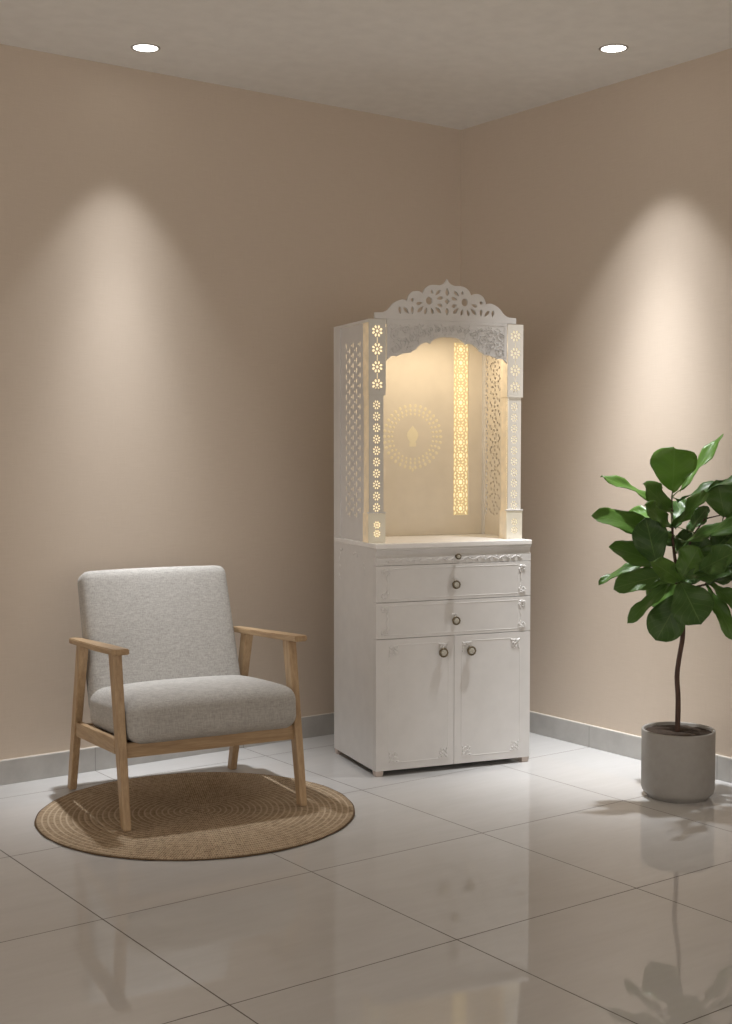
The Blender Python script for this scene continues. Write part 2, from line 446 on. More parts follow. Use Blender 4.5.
def knob(x, z, yf, r, parent, plate=True):
    bm = lathe([(0.0, 0.0), (r * 0.62, 0.0), (r * 0.5, 0.004), (r * 0.42, 0.009), (r * 0.75, 0.013), (r * 0.98, 0.016), (r, 0.0195), (r * 0.93, 0.023), (r * 0.78, 0.0235), (r * 0.72, 0.0215), (0, 0.0215)], 32)
    M = Matrix.Translation((x, yf, z)) @ Matrix.Rotation(PI / 2, 4, 'X')
    k = from_bm('knob', bm, M_BRASS, parent, True); k.data.transform(OFF @ M); k['label'] = 'antique brass knob'
    b2 = bmesh.new()
    for i in range(10):                                # beaded rim
        a = 2 * PI * i / 10; s = bmesh.new(); bmesh.ops.create_icosphere(s, subdivisions=1, radius=r * 0.13)
        merge(b2, s, Matrix.Translation((r * 0.86 * math.cos(a), r * 0.86 * math.sin(a), 0.0232)))
    rim = from_bm('beading', b2, M_BRASS, k, True); rim.data.transform(OFF @ M)
    b3 = lathe([(r * 0.66, 0.0212), (r * 0.5, 0.0235), (r * 0.2, 0.0245), (0, 0.0247)], 24)
    for i in range(6):
        a = 2 * PI * i / 6; s = bmesh.new(); bmesh.ops.create_icosphere(s, subdivisions=1, radius=r * 0.16)
        merge(b3, s, Matrix.Translation((r * 0.36 * math.cos(a), r * 0.36 * math.sin(a), 0.0243)))
    inn = from_bm('inlay', b3, M_PEARL, k, True); inn.data.transform(OFF @ M); inn['label'] = 'pearly flower inlay'
    return k
FY = -0.000   # front plane
# top drawer: cove with a wavy carved border
bm = bmesh.new()
prof = [(-0.004, 0.9415), (-0.004, 0.936), (0.0015, 0.931), (0.0075, 0.918), (0.0085, 0.912), (0.0045, 0.906), (0.0, 0.903), (0.0, 0.8730), (0.018, 0.8730), (0.018, 0.9415)]
xa, xb = 0.001, CW - 0.001
va = [bm.verts.new((xa, y, z)) for y, z in prof]; vb = [bm.verts.new((xb, y, z)) for y, z in prof]
for i in range(len(prof)): j = (i + 1) % len(prof); bm.faces.new((va[i], va[j], vb[j], vb[i]))
bm.faces.new(va[::-1]); bm.faces.new(vb)
top_dr = cpart('drawer', bm, M_WHITE)
bm = bmesh.new(); sh = []
nw = 22
for i in range(nw):
    x = 0.040 + (CW - 0.080) * (i + 0.5) / nw; s = 1 if i % 2 == 0 else -1
    sh.append(petal(x, 0.8915 + s * 0.001, 0.0155, 0.0030, s * 0.42))
    sh.append(petal(x + .004, 0.8915 - s * 0.006, 0.006, 0.0022, -s * 0.7))
merge(bm, relief(sh, 0.0, 0.0032))
cpart('wavy_border', bm, M_WHITE, top_dr)
knob(0.366, 0.902, -0.002, 0.0125, top_dr)
for (z0, z1) in ((0.7212, 0.8712), (0.5702, 0.7192)):
    d = cbox('drawer', (0.001, CW - 0.001, 0.0, 0.018, z0, z1), M_WHITE)
    cpart('bead_frame', bead_frame(0.062, CW - 0.062, z0 + .014, z1 - .014, 0.0), M_WHITE, d)
    cpart('carved_ornament', side_spray(0.020, (z0 + z1) / 2, 1, 0.118, 0.0), M_WHITE, d)
    cpart('carved_ornament', side_spray(CW - 0.020, (z0 + z1) / 2, -1, 0.118, 0.0), M_WHITE, d)
    zk = (z0 + z1) / 2 - 0.012
    cpart('carved_ornament', relief([petal(0.358 + dx, zk + 0.024, 0.007, 0.003, PI / 2 + dx * 60) for dx in (-.009, 0, .009)], 0.0), M_WHITE, d)
    knob(0.358, zk, 0.0, 0.0185, d)
for (x0, x1, kx, sgn) in ((0.001, 0.3565, 0.300, 1), (0.3582, CW - 0.001, 0.430, -1)):
    d = cbox('door', (x0, x1, 0.0, 0.018, ZB + 0.001, 0.5682), M_WHITE)
    fx0, fx1 = (0.057, 0.331) if sgn == 1 else (0.392, 0.671)
    cpart('bead_frame', bead_frame(fx0, fx1, 0.054, 0.543, 0.0, gaps=0.044), M_WHITE, d)
    for (cx, sx) in ((fx0, 1), (fx1, -1)):
        for (cz, sz) in ((0.054, 1), (0.543, -1)):
            cpart('carved_ornament', corner_orn(cx, cz, sx, sz, 0.0), M_WHITE, d)
    knob(kx, 0.502, 0.0, 0.0205, d)
cbox('gap_shade_backing', (0.0175, CW - 0.0175, 0.020, 0.024, 0.05, 0.93), M_DARK)  # added dark sheet behind the fronts; its colour stands in for shade in the gaps
# carvings on the outside of the left side panel
def side_relief(lo_, hi_):
    bm = bmesh.new(); sh = []
    for (y, z, L, W, a) in [q_ for q_ in ((.40, .895, .012, .004, 60), (.392, .913, .010, .004, 10), (.375, .915, .008, .003, -50), (.41, .87, .012, .003, 80), (.405, .84, .009, .003, 100),
                            (.41, .80, .010, .003, 75), (.40, .785, .008, .003, 30), (.24, .905, .010, .004, -20), (.222, .912, .008, .003, 20), (.20, .90, .009, .003, -60), (.13, .87, .008, .003, 80), (.12, .85, .008, .003, 60),
                            (.118, .832, .010, .003, 80)) if lo_ < q_[0] < hi_]:
        sh.append(petal(y, z, L * 1.2, W * 1.3, math.radians(a)))
    b = relief(sh, 0.0, 0.002)
    merge(bm, b, Matrix(((0, 1, 0, 0), (1, 0, 0, 0), (0, 0, 1, 0), (0, 0, 0, 1))))
    return bm
for lo_, hi_ in ((.3, .5), (.19, .3), (.05, .19)): cpart('carved_ornament', side_relief(lo_, hi_), M_WHITE)

# ---- upper shrine
UC = 0.360                       # centre line of the shrine
PV = 0.075                       # front plane of the pillars
BACKY = 0.430
ZT = 1.884
# back panel with a cut-out for the backlit strip
def jali_band(x0, x1, z0, z1, rows):
    """holes for an arabesque band: rings of lenses with stems between"""
    H = []; xm = (x0 + x1) / 2; hw = (x1 - x0) / 2; st = (z1 - z0) / rows
    for i in range(rows):
        zc = z0 + st * (i + 0.5)
        H.append(ell(xm, zc, hw * .24, st * .16, n=10))
        for k in range(8):
            a = PI * 2 * (k + .5) / 8; H.append(petal(xm + hw * .47 * math.cos(a), zc + st * .30 * math.sin(a), hw * .17, hw * .085, math.atan2(st * .3 * math.cos(a), -hw * .47 * math.sin(a))))
        for s in (-1, 1):
            H.append(petal(xm + s * hw * .82, zc, st * .20, hw * .10, PI / 2))
            H.append(petal(xm + s * hw * .72, zc + st * .36, st * .15, hw * .09, PI / 2 - s * .5))
            H.append(petal(xm + s * hw * .72, zc - st * .36, st * .15, hw * .09, PI / 2 + s * .5))
            if i: H.append(petal(xm + s * hw * .28, zc - st * .5, hw * .17, hw * .08, s * .6))
    return H
XL, XR = 0.016, CW - 0.016       # inner faces of shrine side walls
SX0, SX1, SZ0, SZ1 = 0.562, 0.638, 1.05, 1.83
shrine_back = cplate('shrine_back', [rect(XL, XR, CT1 + .0005, ZT - .013)], [rect(SX0, SX1, SZ0, SZ1)], 0.008, BACKY + .004, M_CREAM)
cbox('backlight_panel', (SX0 - .01, SX1 + .01, BACKY + .016, BACKY + .022, SZ0 - .01, SZ1 + .01), M_LEDSTRIP, shrine_back)['label'] = 'glowing warm light panel'
cplate('lattice_band', [rect(SX0 + .0006, SX1 - .0006, SZ0 + .0006, SZ1 - .0006)], thin_out(jali_band(SX0, SX1, SZ0, SZ1, 13), .0005), 0.003, BACKY + .0045, M_LATTICE, shrine_back, bevel=0)['label'] = 'backlit lattice band'
# engraved mandala on the back panel
def mandala():
    sh = []; cx, cz = UC - .001, 1.405
    for (r, n, s) in ((.138, 34, .0090), (.118, 34, .0078), (.101, 30, .0068)):
        for i in range(n):
            a = 2 * PI * (i + (.5 if s == .0070 else 0)) / n
            sh.append(ell(cx + r * math.cos(a), cz + r * math.sin(a), s, s * .8, a, 8))
    sh.append(petal(cx, 1.256, .010, .006, PI / 2))
    # lamp shaped figure in the middle
    fig = [(-.016, -.044), (.016, -.044), (.017, -.030), (.013, -.024), (.021, -.012), (.028, .004), (.026, .018), (.016, .032), (.008, .040), (0, .050), (-.008, .040), (-.016, .032), (-.026, .018), (-.028, .004), (-.021, -.012), (-.013, -.024), (-.017, -.030)]
    sh.append([(cx + x, cz + z) for x, z in fig])
    return relief(sh, BACKY, .0008)
cpart('engraved_mandala', mandala(), M_ENGR, shrine_back)['label'] = 'pale gold engraved ring of flowers'
# fretted side walls
def fret_side(y0, y1, z0, z1, cols, rows):
    H = []; sy = (y1 - y0) / cols; sz = (z1 - z0) / rows
    for r in range(rows):
        for c in range(cols):
            y = y0 + sy * (c + .5); z = z0 + sz * (r + (.25 if c % 2 else .75))
            H.append(petal(y, z, sz * .32, sy * .15, PI / 2))
            H.append(ell(y + sy * .5, z, sy * .15, sz * .10, n=6)) if c < cols - 1 else None
    return H
def fret_scroll(y0, y1, z0, z1, rows):
    """arabesque: chains of droplets following interlaced curves"""
    H = []; ym = (y0 + y1) / 2; hw = (y1 - y0) / 2; st = (z1 - z0) / rows
    for i in range(rows):
        zc = z0 + st * (i + .5)
        for k in range(9):
            a = 2 * PI * k / 9 + .3 * i; H.append(petal(ym + hw * .50 * math.cos(a), zc + st * .36 * math.sin(a),   .0088, .0052, a + PI / 2 + .5))
        H.append(petal(ym, zc, .008, .0062, .9)); H.append(ell(ym + .014, zc + .014, .0056, .0036, n=6))
        for s in (-1, 1):
            H.append(petal(ym + s * hw * .86, zc, .010, .0060, PI / 2 - s * .3)); H.append(petal(ym + s * hw * .80, zc + st * .40, .009, .0060, PI / 2 + s * .6))
            H.append(ell(ym + s * hw * .92, zc - st * .34, .0060, .0042, n=6))
    return H
side_out = rect(PV + .066, BACKY - .0265, CT1 + .0005, ZT - .0135)
cplate('fretted_side', [side_out], fret_side(.165, .360, 1.06, 1.80, 5, 17), 0.0016, 0, M_WHITE, axis=SIDE, xpos=0.0065, bevel=0)
cplate('fretted_side', [side_out], thin_out(fret_scroll(.220, .402, 1.05, 1.80, 14)), 0.0012, 0, M_CREAM, axis=SIDE, xpos=CW - 0.012, bevel=0)
cbox('roof_panel', (0.0, CW - .004, PV + .004, CD_ - .0765, ZT - .012, ZT), M_WHITE)
# pillars: fretted front plate over a glowing core
def rosette(x, z, r, ry=None):
    H = [ell(x, z, r * .24, (ry or r) * .24, n=8)]; ry = ry or r
    for k in range(8):
        a = 2 * PI * k / 8 + PI / 8; H.append(petal(x + r * .66 * math.cos(a), z + ry * .66 * math.sin(a), r * .30, r * .18, math.atan2(ry * math.sin(a), r * math.cos(a)), 5))
    return H
PW = 0.075
def pillar(x0, side):
    xm = x0 + PW / 2; AC = M_ACRYL if side > 0 else M_ACRYL2
    core = cbox('glowing_core', (x0 + .006, x0 + PW - .006, PV + .012, PV + .020, 0.970, 1.872), M_LED if side > 0 else M_LED2, None, 0)
    # shaft shell
    xs0, xs1 = x0 + (.004 if side > 0 else .008), x0 + PW - (.008 if side > 0 else .004)
    xs0, xs1 = x0 + .003, x0 + PW - .008
    if side < 0: xs0, xs1 = x0 + .006, x0 + PW - .006
    holes = []
    for i in range(10): holes += rosette(xm - .001, 1.532 - i * .0471, .0180, .0215)
    sh = cplate('pillar', [rect(xs0, xs1, 1.088, 1.600)], holes, 0.005, PV + .0065, AC)
    core.parent = sh
    # glowing side walls of the box column
    for (xx, nm) in ((xs0 + .0015, 'inner'), (xs1 - .0015, 'outer')):
        cbox('side_wall', (xx - .0015, xx + .0015, PV + .010, PV + .065, .964, 1.871), M_ACRYL_SIDE, sh, 0)
    # capital
    H = []
    for i in range(4):
        z = 1.835 - i * .0735; H += rosette(xm, z, .0265)
        if i < 3: H.append(rect(xm - .0016, xm + .0016, z - .0735 + .025, z - .025))
    cap = cplate('capital', [rect(x0, x0 + PW, 1.572, 1.884)], H, 0.005, PV + .0015, AC, sh)
    cbox('capital_side', [(x0 + .0005, x0 + .003, PV + .0045, PV + .065, 1.573, 1.871), (x0 + PW - .003, x0 + PW - .0005, PV + .0045, PV + .065, 1.573, 1.871)], M_ACRYL_SIDE, sh, 0)
    # base block
    H = []
    for z in (1.036, 1.000): H += rosette(xm - .002, z, .0170)
    cplate('pillar_base', [rect(x0 - .002, x0 + PW - .002, CT1 + .0006, 1.083)], H, 0.005, PV - .001, lit('backlit_base', (0.60, 0.57, 0.50, 1), 0.14, (1.0, 0.85, 0.55, 1)) if 'backlit_base' not in bpy.data.materials else bpy.data.materials['backlit_base'], sh)
    cbox('base_moulding', (x0 - .004, x0 + PW + .001, PV - .006, PV + .012, 1.0835, 1.0895), M_WHITE, sh)
    cbox('base_side', [(x0 - .001, x0 + .002, PV + .002, PV + .065, CT1 + .0006, 1.083), (x0 + PW - .0045, x0 + PW - .002, PV + .002, PV + .065, CT1 + .0006, 1.083)], M_ACRYL_SIDE, sh, 0)
    return sh
pillar(0.001, 1); pillar(0.645, -1)

# crown with pierced flowers
CC = 0.3550
def bez(p0, p1, p2, n=8): return [((1 - t) ** 2 * p0[0] + 2 * (1 - t) * t * p1[0] + t * t * p2[0], (1 - t) ** 2 * p0[1] + 2 * (1 - t) * t * p1[1] + t * t * p2[1]) for t in [i / n for i in range(n)]]
half = [(0, 2.062)] + bez((.002, 2.058), (.014, 2.036), (.040, 2.0345), 6) + bez((.040, 2.0345), (.098, 2.042), (.113, 1.998), 10) + \
    bez((.113, 1.998), (.128, 2.008), (.145, 2.006), 6) + bez((.145, 2.006), (.176, 2.002), (.184, 1.964), 8) + bez((.184, 1.964), (.200, 1.971), (.215, 1.966), 6) + \
    bez((.215, 1.966), (.245, 1.958), (.262, 1.933), 6) + bez((.262, 1.933), (.280, 1.912), (.303, 1.911), 6) + [(.329, 1.9105), (.329, 1.8858)]
crown_out = [(CC + x, z) for x, z in half] + [(CC - x, z) for x, z in reversed(half[1:])]
CH = [petal(CC, 2.008, .017, .008, -PI / 2), petal(CC, 1.926, .015, .008, PI / 2),
      [(CC - .013, 1.968), (CC, 1.955), (CC + .013, 1.968), (CC, 1.981)]]
for s in (-1, 1):
    fx, fz = CC + s * .083, 1.968
    CH.append(ell(fx, fz, .0160, .0170, n=18))
    for (dx, z, L, W) in ((.0335, 1.981, .0145, .0055), (.0335, 1.951, .0125, .0055), (.043, 2.003, .015, .0050), (.0415, 1.931, .0165, .0055), (.0695, 1.926, .0135, .0050), (.0985, 1.925, .0145, .0050), (.123, 1.931, .018, .0055), (.128, 1.956, .0145, .0050)):
        x = CC + s * dx; a = math.atan2(z - fz, x - fx); CH.append(petal(x, z, L * 1.06, W * 1.30, a))
    CH.append(petal(CC + s * .071, 2.007, .009, .0045, -PI / 2))
    CH.append(ell(CC + s * .160, 1.969, .0075, .0070, n=12)); CH.append(petal(CC + s * .160, 1.926, .016, .0065, PI / 2))
    CH.append(petal(CC + s * .188, 1.924, .0180, .0070, PI / 2 - s * .75)); CH.append(petal(CC + s * .216, 1.924, .0155, .0068, PI / 2 - s * .15))
cplate('pierced_crown', [crown_out], CH, 0.010, PV + .0025, M_WHITE, bevel=0.0008)

# scalloped header board
HW_ = .2805
hh = bez((0, 1.819), (.060, 1.823), (.082, 1.790), 8) + bez((.082, 1.790), (.106, 1.802), (.128, 1.783), 6) + bez((.128, 1.783), (.142, 1.776), (.146, 1.764), 4) + \
    bez((.146, 1.764), (.160, 1.762), (.172, 1.749), 5) + bez((.172, 1.749), (.205, 1.750), (.236, 1.733), 6) + bez((.236, 1.733), (.240, 1.737), (.262, 1.733), 5) + [(.262, 1.733), (.280, 1.716)]
hdr_out = [(UC + x, z) for x, z in hh] + [(UC + .2805, 1.8855), (UC - .2805, 1.8855)] + [(UC - x, z) for x, z in reversed(hh[1:])]
hdr = cplate('scalloped_header', [hdr_out], [], 0.010, PV + .0015, M_WHITE, bevel=0.001)
bm = bmesh.new(); yh = PV - .0036
def in_hdr(x, z, m=.004):
    dx = abs(x - UC)
    if dx > .27 or z > 1.868: return False
    for (a, b) in zip(hh, hh[1:]):
        if a[0] <= dx <= b[0]: return z > a[1] + (b[1] - a[1]) * (dx - a[0]) / max(1e-6, b[0] - a[0]) + m
    return False
rng = random.Random(3); sh = []
for s in (-1, 1):
    for (cx, cz, r, a0, sg) in ((.245, 1.765, .024, 1.5, 1), (.205, 1.790, .022, 3.6, -1), (.245, 1.825, .022, 5.0, 1), (.165, 1.810, .022, .6, 1), (.195, 1.842, .018, 2.6, -1), (.125, 1.830, .020, 3.3, -1), (.085, 1.845, .016, .2, 1), (.050, 1.846, .014, 2.9, -1), (.150, 1.850, .012, 1.0, 1), (.020, 1.850, .012, 1, 1)):
        L, R = scroll(UC + s * cx, cz, r, 1.5, (a0 if s > 0 else PI - a0), sg * s, .0013); ribbon(bm, L, R, yh, .0035)
for i in range(900):
    x = UC + rng.uniform(-.27, .27); z = rng.uniform(1.72, 1.868)
    if in_hdr(x, z, .006): sh.append(petal(x, z, rng.uniform(.0035, .007), rng.uniform(.0014, .0024), rng.uniform(0, PI), 3))
merge(bm, relief(sh[:420], yh, .0030))
cpart('floral_carving', bm, M_WHITE, hdr)
# two thin mouldings along the header
cbox('moulding', [(UC - .272, UC + .272, PV - .0055, PV - .0035, 1.8745, 1.8765), (UC - .266, UC - .264, PV - .0055, PV - .0035, 1.735, 1.872), (UC + .264, UC + .266, PV - .0055, PV - .0035, 1.735, 1.872)], M_WHITE, hdr, 0.0004)
# warm light bar under the roof, behind the header
lb = cbox('light_bar', (0.10, 0.61, 0.150, 0.168, ZT - .0225, ZT - .0125), lit('light_bar_glow', (0.9, 0.85, 0.7, 1), 2.0, (1.0, 0.80, 0.5, 1)))
lb['label'] = 'warm glowing light bar'
ld = bpy.data.lights.new('light_bar_glow', 'AREA'); ld.shape = 'RECTANGLE'; ld.size = 0.50; ld.size_y = 0.05; ld.energy = LED_POWER; ld.color = (1.0, 0.82, 0.57)
lo = bpy.data.objects.new('light_bar_beam', ld); COL.objects.link(lo); lo.parent = cab; lo.location = (0, 0.20 - CD_ / 2, ZT - .030)

# ------------------------------------------------------------------ jute rug
def rug():
    R, rings = 0.583, 27; seg = 540; per = 4
    bm = bmesh.new(); rows = []
    H0 = 0.0078
    nr = rings * per
    for i in range(nr + 1):
        r = R * i / nr
        ph = (i % per) / per
        row = []
        for k in range(seg):
            a = 2 * PI * k / seg
            ring = i // per
            z = H0 - 0.0022 * (1 - abs(math.sin(PI * (i / per)))) + 0.0003 * math.sin(a * max(8, round(ring * 6.5)) + (PI if ring % 2 else 0))
            wob = 1 + 0.0022 * math.sin(a * 7 + 1) + 0.0015 * math.sin(a * 23)
            row.append(bm.verts.new((r * wob * math.cos(a), r * wob * math.sin(a), z)))
        rows.append(row)
    for (A, B) in zip(rows[1:], rows[2:]):
        for k in range(seg): bm.faces.new((A[k], A[(k + 1) % seg], B[(k + 1) % seg], B[k]))
    for v in rows[0][1:]: bm.verts.remove(v)
    c = rows[0][0]; c.co = (0, 0, H0)
    for k in range(seg): bm.faces.new((c, rows[1][k], rows[1][(k + 1) % seg]))
    last = rows[-1]; prev = last
    for (dr, z) in ((1.005, .0050), (1.005, .0028), (.998, .0006)):
        cur = [bm.verts.new((v.co.x * dr, v.co.y * dr, z)) for v in last]
        for k in range(seg): bm.faces.new((prev[k], prev[(k + 1) % seg], cur[(k + 1) % seg], cur[k]))
        prev = cur
    bm.faces.new(prev[::-1])
    k = NT('braided_jute')
    sp = k.n('ShaderNodeSeparateXYZ'); k.link(k.coord('Object'), sp.inputs[0])
    r = k.math('SQRT', k.math('ADD', k.math('MULTIPLY', sp.outputs[0], sp.outputs[0]), k.math('MULTIPLY', sp.outputs[1], sp.outputs[1])))
    ang = k.math('ARCTAN2', sp.outputs[1], sp.outputs[0])
    rn = k.math('MULTIPLY', r, rings / R)
    ring = k.math('FLOOR', rn); fr = k.math('FRACT', rn)
    # braid: V shaped strands running round each ring
    arc = k.math('MULTIPLY', ang, k.math('MULTIPLY', k.math('ADD', ring, 0.5), 0.022 * 260))
    vv = k.math('ABSOLUTE', k.math('SUBTRACT', fr, 0.5))
    st = k.math('SINE', k.math('ADD', k.math('MULTIPLY', arc, PI * 0.9), k.math('MULTIPLY', vv, 7.0)))
    gap = k.math('MULTIPLY', k.ramp(vv, 0.46, 0.5), 0.3)
    cm = k.n('ShaderNodeCombineXYZ'); k.link(ring, cm.inputs[0]); k.link(k.math('FLOOR', k.math('MULTIPLY', arc, 0.45)), cm.inputs[1])
    wn = k.n('ShaderNodeTexWhiteNoise'); k.link(cm.outputs[0], wn.inputs[0])
    n2 = k.noise(k.coord('Object'), 130, 4, 0.75)
    tone = k.math('ADD', k.math('MULTIPLY', wn.outputs[0], 0.16), k.math('ADD', k.math('MULTIPLY', n2, 0.62), k.math('MULTIPLY', k.ramp(st, -1, 1), 0.26)))
    col = k.mix(k.ramp(tone, 0.28, 0.72), (0.17, 0.115, 0.068, 1), (0.60, 0.465, 0.32, 1))
    # every third ring is paler, as on the rug's flank
    pale = k.ramp(vv, 0.30, 0.46)
    col = k.mix(k.math('MULTIPLY', pale, 0.75), col, (0.70, 0.57, 0.42, 1))
    col = k.mix(gap, col, (0.16, 0.10, 0.055, 1))
    edge_shade = k.ramp(r, R * 0.992, R * 1.0)  # dark rim: shading of the rug's side put into the colour
    k.base(k.mix(edge_shade, col, (0.13, 0.085, 0.05, 1)))
    k.set(Roughness=0.9, Specular_IOR_Level=0.1)
    k.bump(k.math('ADD', k.math('MULTIPLY', st, 0.5), n2), 0.7, 0.003)
    o = from_bm('round_rug', bm, k.m, None, True)
    o.location = (-1.965, -0.822, 0.0005); o['label'] = 'round braided brown jute rug lying on the tiles under the armchair'; o['category'] = 'rug'
    return o
rug()
RUGZ = 0.0088

# ------------------------------------------------------------------ armchair
ch = thing('armchair', 'light grey upholstered armchair with pale wooden frame standing on the round rug', 'armchair', (-1.907, -0.603, 0), math.radians(-7.7))
def rounded_box(sx, sy, sz, r, n=10, shape=None):
    """rounded box as a grid cube pushed onto a rounded-box surface"""
    bm = bmesh.new(); bmesh.ops.create_cube(bm, size=2.0)
    bmesh.ops.subdivide_edges(bm, edges=bm.edges[:], cuts=n * 2, use_grid_fill=True)
    for v in bm.verts:
        c = v.co; q = Vector((math.sin(c.x * PI / 4) / math.sin(PI / 4), math.sin(c.y * PI / 4) / math.sin(PI / 4), math.sin(c.z * PI / 4) / math.sin(PI / 4)))
        p = Vector((q.x * sx / 2, q.y * sy / 2, q.z * sz / 2))
        core = Vector((max(-sx / 2 + r, min(sx / 2 - r, p.x)), max(-sy / 2 + r, min(sy / 2 - r, p.y)), max(-sz / 2 + r, min(sz / 2 - r, p.z))))
        d = p - core
        if d.length > 1e-9: p = core + d.normalized() * r
        v.co = p
    if shape:
        for v in bm.verts: v.co = shape(v.co.copy())
    return bm
def seat_shape(p):
    u = max(0, 1 - (p.x / .32) ** 2); v = max(0, 1 - (p.y / .30) ** 2)
    if p.z > 0: p.z += 0.022 * (u * v) ** 0.6
    p.x *= 1 + 0.012 * v
    p.y -= 0.012 * u if p.y < 0 else 0
    p.z += 0.002 * noise.noise(p * 7)
    return p
SEAT_T = math.radians(-4)
b = rounded_box(0.654, 0.545, 0.156, 0.052, 12, seat_shape)
seat = from_bm('seat_cushion', b, M_FAB, ch, True)
seat.data.transform(Matrix.Translation((0.005, -0.088, 0.3645)) @ Matrix.Rotation(SEAT_T, 4, 'X') )
b = bmesh.new()
# welt seam round the cushion
def back_shape(p):
    u = max(0, 1 - (p.x / .32) ** 2); v = max(0, 1 - (p.z / .30) ** 2)
    if p.y < 0: p.y -= 0.016 * (u * v) ** 0.6
    p.y += 0.014 * (p.x / .32) ** 2 * -1 * 0 
    p.x *= 1 - 0.012 * (p.z / .3)
    p.z += 0.004 * u if p.z > 0 else 0
    return p
b = rounded_box(0.618, 0.105, 0.555, 0.034, 12, back_shape)
LEAN = math.radians(-19)
back = from_bm('backrest', b, M_FAB, ch, True)
back.data.transform(Matrix.Translation((-0.004, 0.242, 0.596)) @ Matrix.Rotation(LEAN, 4, 'X'))
# legs: A-shaped sides
def leg(x, yf, yt, zt, z0, side, front):
    tx = 0.034; bm = bmesh.new()
    x0, x1 = x - tx / 2, x + tx / 2
    wb, wt = 0.040 / 2, 0.056 / 2
    if front: add_hexa(bm, [(x0 + .003, yf - wb, z0), (x1 - .003, yf - wb, z0), (x1 - .003, yf + wb, z0), (x0 + .003, yf + wb, z0)], [(x0, yt - wt, zt), (x1, yt - wt, zt), (x1, yt + wt, zt), (x0, yt + wt, zt)], 0.005, 3)
    else: add_hexa(bm, [(x0 + .003, yf - wb, z0), (x1 - .003, yf - wb, z0), (x1 - .003, yf + wb, z0), (x0 + .003, yf + wb, z0)], [(x0, yt - wt, zt), (x1, yt - wt, zt), (x1, yt + wt, zt), (x0, yt + wt, zt)], 0.005, 3)
    return from_bm('leg', bm, M_WZ, ch)
for s in (-1, 1):
    leg(s * .343, -.350, -.240, .622, RUGZ, s, True)
    leg(s * .343, .334, .165, .598, 0.0 if True else RUGZ, s, False)
    # armrest, a board tapering to the back, slightly falling to the rear
    bm = bmesh.new()
    def az(y): return 0.6215 + (-.24 - y) * 0.060
    out_f, in_f, out_b, in_b = s * .380, s * .316, s * .366, s * .322
    yf, yb = -.340, .292
    pts = [(in_f + s * .006, yf), (out_f - s * .010, yf), (out_f, yf + .03), (out_f, yf + .22), (out_b, yb - .02), (out_b - s * .012, yb), (in_b, yb), (in_f, yf + .2)]
    th = .021
    va = [bm.verts.new((x, y, az(y))) for x, y in pts]; vb = [bm.verts.new((x, y, az(y) + th)) for x, y in pts]
    bm.faces.new(va[::-1]); bm.faces.new(vb)
    for i in range(len(pts)): j = (i + 1) % len(pts); bm.faces.new((va[i], va[j], vb[j], vb[i]))
    bmesh.ops.recalc_face_normals(bm, faces=bm.faces[:])
    bmesh.ops.bevel(bm, geom=bm.edges[:], offset=.003, segments=2, affect='EDGES')
    from_bm('armrest', bm, M_WY, ch)
    bm = bmesh.new()
    x0, x1 = s * .343 - .012, s * .343 + .012
    ya, yb2 = -.262, .225
    add_hexa(bm, [(x0, ya, .262), (x1, ya, .262), (x1, yb2, .232), (x0, yb2, .232)], [(x0, ya, .317), (x1, ya, .317), (x1, yb2, .288), (x0, yb2, .288)], .003)
    from_bm('side_rail', bm, M_WY, ch)
bm = bmesh.new(); add_box(bm, -.329, .329, -.305, -.281, .252, .306, .003); from_bm('front_rail', bm, M_WX, ch)
bm = bmesh.new(); add_box(bm, -.329, .329, -.2805, .1745, .262, .282, .002); from_bm('seat_base', bm, M_WX, ch)
bm = bmesh.new(); add_box(bm, -.329, .329, .175, .199, .238, .286, .003); from_bm('back_rail', bm, M_WX, ch)

# ------------------------------------------------------------------ potted plant
PC = Vector((-0.336, -1.716, 0))
pl = thing('potted_plant', 'green broad-leaved fig plant in a plain grey round pot beside the right wall', 'potted plant', PC)
PR, PH = 0.1405, 0.262
def pot_mat():
    k = NT('matt_grey_ceramic'); f = k.noise(k.coord('Object'), 30, 5, 0.6)
    k.base(k.mix(k.ramp(f, .3, .7), (0.31, 0.295, 0.275, 1), (0.34, 0.325, 0.305, 1))); k.set(Roughness=0.6, Specular_IOR_Level=0.3); return k.m
prof = [(0, 0.0), (PR - .024, 0.0), (PR - .022, 0.008), (PR - .014, .012), (PR - .004, .024), (PR, .040), (PR, PH - .004), (PR - .0015, PH), (PR - .009, PH), (PR - .0105, PH - .004), (PR - .0105, PH - .060), (0, PH - .060)]
from_bm('pot', lathe(prof, 96), pot_mat(), pl, True)
k = NT('dark_soil'); f = k.noise(k.coord('Object'), 120, 6, 0.7)
k.base(k.mix(k.ramp(f, .3, .7), (0.012, 0.008, 0.005, 1), (0.060, 0.036, 0.022, 1))); k.set(Roughness=0.95); k.bump(f, 0.8, 0.004)
bm = lathe([(0, 0)] + [((PR - .011) * i / 14, 0) for i in range(1, 15)], 72)
for v in bm.verts: v.co.z = PH - .013 + .004 * noise.noise(Vector((v.co.x * 40, v.co.y * 40, 0))) + .006 * (1 - (v.co.xy.length / PR) ** 2)
b2 = [v for v in bm.verts]
from_bm('soil', bm, k.m, pl, True)
